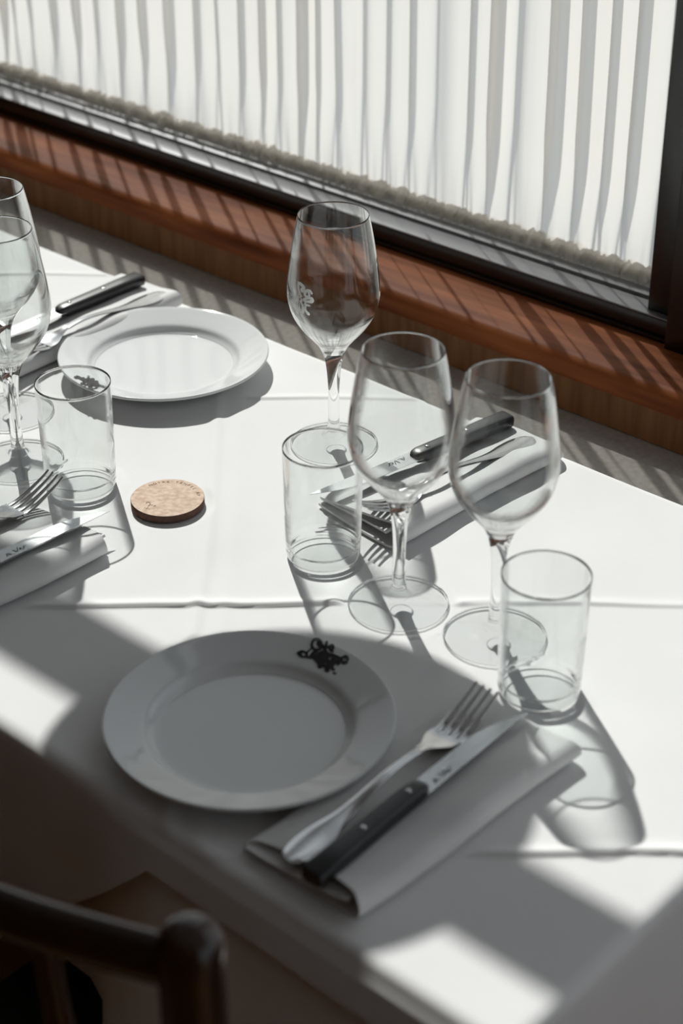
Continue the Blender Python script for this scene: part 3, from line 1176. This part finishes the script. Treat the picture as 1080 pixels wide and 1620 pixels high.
def knife_meshes():
    # handle: rounded bar, a little deeper towards the butt
    bm = bmesh.new()
    secs = [(0.0, 0.0078, 0.0052, 0), (0.002, 0.0088, 0.0062, 0), (0.03, 0.0086, 0.0064, 0.0002), (0.07, 0.0078, 0.0062, 0.0006), (0.098, 0.0074, 0.0060, 0.0004),
            (0.108, 0.0072, 0.0056, 0), (0.113, 0.0060, 0.0046, 0), (0.1155, 0.0040, 0.0030, 0)]
    rows = []
    for x, w, h, dy in secs:
        ring = []
        for k in range(20):
            c = 2 * PI * k / 20
            cx, cz = math.cos(c), math.sin(c)
            px = math.copysign(abs(cx) ** 0.45, cx)
            pz = math.copysign(abs(cz) ** 0.45, cz)
            ring.append(bm.verts.new((x, dy + w * px, 0.0066 + h * pz)))
        rows.append(ring)
    for a, b in zip(rows, rows[1:]):
        for k in range(20):
            k2 = (k + 1) % 20
            bm.faces.new((a[k], a[k2], b[k2], b[k]))
    bm.faces.new(rows[0])
    bm.faces.new(list(reversed(rows[-1])))
    handle = from_bm('handle', bm, True, math.radians(38))
    # blade: flat, straight back, belly rising to the point
    bm = bmesh.new()
    rows = []
    for i in range(25):
        t = i / 24
        x = 0.110 + 0.115 * t
        lo = -0.0080 + 0.0002 * t
        hi = 0.0078
        if t > 0.55:
            q = (t - 0.55) / 0.45
            hi = 0.0078 - 0.0150 * q ** 1.7
        lo = lo if hi > lo + 0.0006 else hi - 0.0006
        rows.append([bm.verts.new((x, lo, 0.0066 + 0.0009 * (1 - 0.6 * t))), bm.verts.new((x, hi, 0.0066 + 0.0002)),
                     bm.verts.new((x, hi, 0.0066 - 0.0002)), bm.verts.new((x, lo, 0.0066 - 0.0009 * (1 - 0.6 * t)))])
    for a, b in zip(rows, rows[1:]):
        for k in range(4):
            k2 = (k + 1) % 4
            bm.faces.new((a[k], a[k2], b[k2], b[k]))
    bm.faces.new(rows[0])
    bm.faces.new(list(reversed(rows[-1])))
    blade = from_bm('blade', bm, True, math.radians(30))
    rivet = lathe('rivet', [(0.0021, 0.0), (0.0021, 0.0006), (0.0017, 0.00095), (0.0, 0.0011)], 20)
    eng = from_bm('blade_engraving', ribbon([[(0.122, -0.005, 0.0007), (0.1245, -0.001, 0.0008), (0.1265, -0.0045, 0.0007)], [(0.1235, -0.0035, 0.0005), (0.126, -0.0035, 0.0005)],
                                            [(0.1285, -0.0045, 0.0009)],
                                            [(0.131, 0.0005, 0.0007), (0.1325, -0.0045, 0.0008), (0.1355, 0.0005, 0.0007)],
                                            [(0.136, -0.003, 0.0007), (0.138, -0.002, 0.0006), (0.1365, -0.0015, 0.0006), (0.1362, -0.0038, 0.0006), (0.1385, -0.0042, 0.0006)],
                                            [(0.1395, -0.0045, 0.0006), (0.140, -0.002, 0.0006), (0.142, -0.0015, 0.0006)]],
                                           lambda x, y: Vector((x, y, 0.00755)), 4))
    return handle, blade, rivet, eng


KN = knife_meshes()


def knife(label, hx, hy, tx, ty, z, roll=1, tilt=0.0):
    a = math.atan2(ty - hy, tx - hx)
    r = empty('table_knife', (hx, hy, ZT + z), a)
    r.rotation_euler = (0, tilt, a)
    tag(r, label, 'knife', 'black-handled table knives on the napkins')
    link('handle', KN[0], [] if KN[0].materials else M['handle'], r)
    b = link('blade', KN[1], [] if KN[1].materials else M['blade'], r)
    link('blade_engraving', KN[3], [] if KN[3].materials else M['engrave'], b)
    for x in (0.052, 0.099):
        v = link('rivet', KN[2], [] if KN[2].materials else M['steel'], r)
        v.location = (x, 0.0004, 0.0066 + 0.0058)
    return r


NT = 0.0172 + CLO                                # top of a napkin, about its middle
fork('fork on the near napkin, tines towards the right tumbler', -0.034, 0.866, 0.1015, 1.026, NT - 0.001)
knife('black-handled knife on the near napkin, engraved blade', -0.019, 0.8445, 0.126, 1.0185, NT - 0.001)
fork('fork on the sunlit middle napkin, tines casting striped shadows', 0.172, 1.424, 0.022, 1.286, NT - 0.001)
knife('black-handled knife on the sunlit middle napkin, handle towards the window', 0.152, 1.452, -0.012, 1.318, NT - 0.001)
fork('fork on the napkin behind the far plate, only its handle showing', -0.186, 1.742, -0.325, 1.583, NT - 0.001)
knife('black-handled knife behind the far plate, squared butt towards the window', -0.214, 1.768, -0.362, 1.599, NT - 0.001)
fork('fork at the left edge, tines pointing at the left tumbler', -0.386, 1.174, -0.244, 1.331, NT - 0.001)
knife('knife at the left edge, only its blade in view', -0.356, 1.132, -0.199, 1.293, NT - 0.001)

# ------------------------------------------------------------------ chair
def build_chair():
    s0, s1 = -0.913, -0.508                     # the two back posts
    nb = 0.449
    root = empty('dining_chair', L((s0 + s1) / 2, nb + 0.18, ZF), TH)
    tag(root, 'dark lacquered wooden chair with a round-topped post, pulled up to the near table edge', 'chair')
    cs = (s0 + s1) / 2
    fz = lambda z: z + ZT                       # height above the floor

    def V(s, n, z):
        return Vector((s - cs, n - nb - 0.18, fz(z)))
    wood = M['chair']
    top = 0.150
    for s in (s0, s1):
        p, r = [], []
        for z, n, rad in [(-0.75, 0.06, 0.014), (-0.5, 0.045, 0.016), (-0.3, 0.03, 0.018), (-0.1, 0.012, 0.018), (0.0, 0.004, 0.0178), (0.08, 0.0, 0.0178),
                          (top - 0.030, 0, 0.0180), (top - 0.020, 0, 0.0182), (top - 0.010, 0, 0.0172), (top - 0.004, 0, 0.0135), (top - 0.001, 0, 0.0075), (top, 0, 0.001)]:
            p.append(V(s, nb + n, z))
            r.append(rad)
        link('back_post', sweep(p, r, 28), wood, root)
    # bowed top rail
    def bow(s):
        t = (s - s0) / (s1 - s0)
        return nb - 0.055 * math.sin(PI * t)
    p = [V(s0 + (s1 - s0) * i / 24, bow(s0 + (s1 - s0) * i / 24), top - 0.030) for i in range(25)]
    link('top_rail', sweep(p, [(0.0105, 0.0165)] * 25, 20), wood, root)
    p = [V(s0 + (s1 - s0) * i / 24, bow(s0 + (s1 - s0) * i / 24) + 0.02, -0.24) for i in range(25)]
    link('lower_rail', sweep(p, [(0.009, 0.014)] * 25, 16), wood, root)
    for k in range(1, 5):
        s = s0 + (s1 - s0) * k / 5
        p, r = [], []
        for q in range(13):
            t = q / 12
            z = -0.24 + (top - 0.034 + 0.24) * t
            p.append(V(s, bow(s) + 0.02 * (1 - t), z))
            r.append(0.0075 + 0.006 * math.exp(-((t - 0.62) / 0.12) ** 2))
        link('spindle', sweep(p, r, 14), wood, root)
    bm = bmesh.new()
    a, b = V(s0 - 0.0, nb + 0.02, -0.315), V(s1 + 0.0, nb + 0.42, -0.275)
    box_bm(bm, a.x, b.x, a.y, b.y, a.z, b.z, 0.012, 3)
    link('seat', from_bm('seat', bm, True, math.radians(40)), M['seat'], root)
    for s in (s0 + 0.03, s1 - 0.03):
        link('front_leg', sweep([V(s, nb + 0.38, -0.315), V(s, nb + 0.39, -0.75)], [0.018, 0.014], 16), wood, root)
    link('stretcher', sweep([V(s0 + 0.03, nb + 0.385, -0.55), V(s1 - 0.03, nb + 0.385, -0.55)], [0.009, 0.009], 12), wood, root)


build_chair()

# ------------------------------------------------------------------ pendant lamp above the frame; its round shade shadows the near plate
ZP = 0.74
lp = Vector((-0.040, 0.974, 0)) + Vector((SUN_DIR.x, SUN_DIR.y, 0)) * (ZP / SUN_DIR.z)
lr = empty('pendant_lamp', (lp.x, lp.y, ZT + ZP + 0.02), 0)
tag(lr, 'round grey pendant lamp hanging high over the window side of the table', 'lamp')
link('shade', lathe('shade', catmull([(0.1755, -0.02), (0.1765, -0.018), (0.165, -0.004), (0.12, 0.018), (0.06, 0.034), (0.02, 0.05), (0.0, 0.081)], 4)[:-1] + [(0.0, 0.081)], 64), M['lamp'], lr)
link('cord', sweep([Vector((0, 0, 0.08)), Vector((0, 0, ZC - ZP - 0.02))], [0.003, 0.003], 8), M['cord'], lr)
link('ceiling_rose', lathe('ceiling_rose', [(0.0, ZC - ZP - 0.05), (0.05, ZC - ZP - 0.048), (0.05, ZC - ZP - 0.02)], 32), M['lamp'], lr)
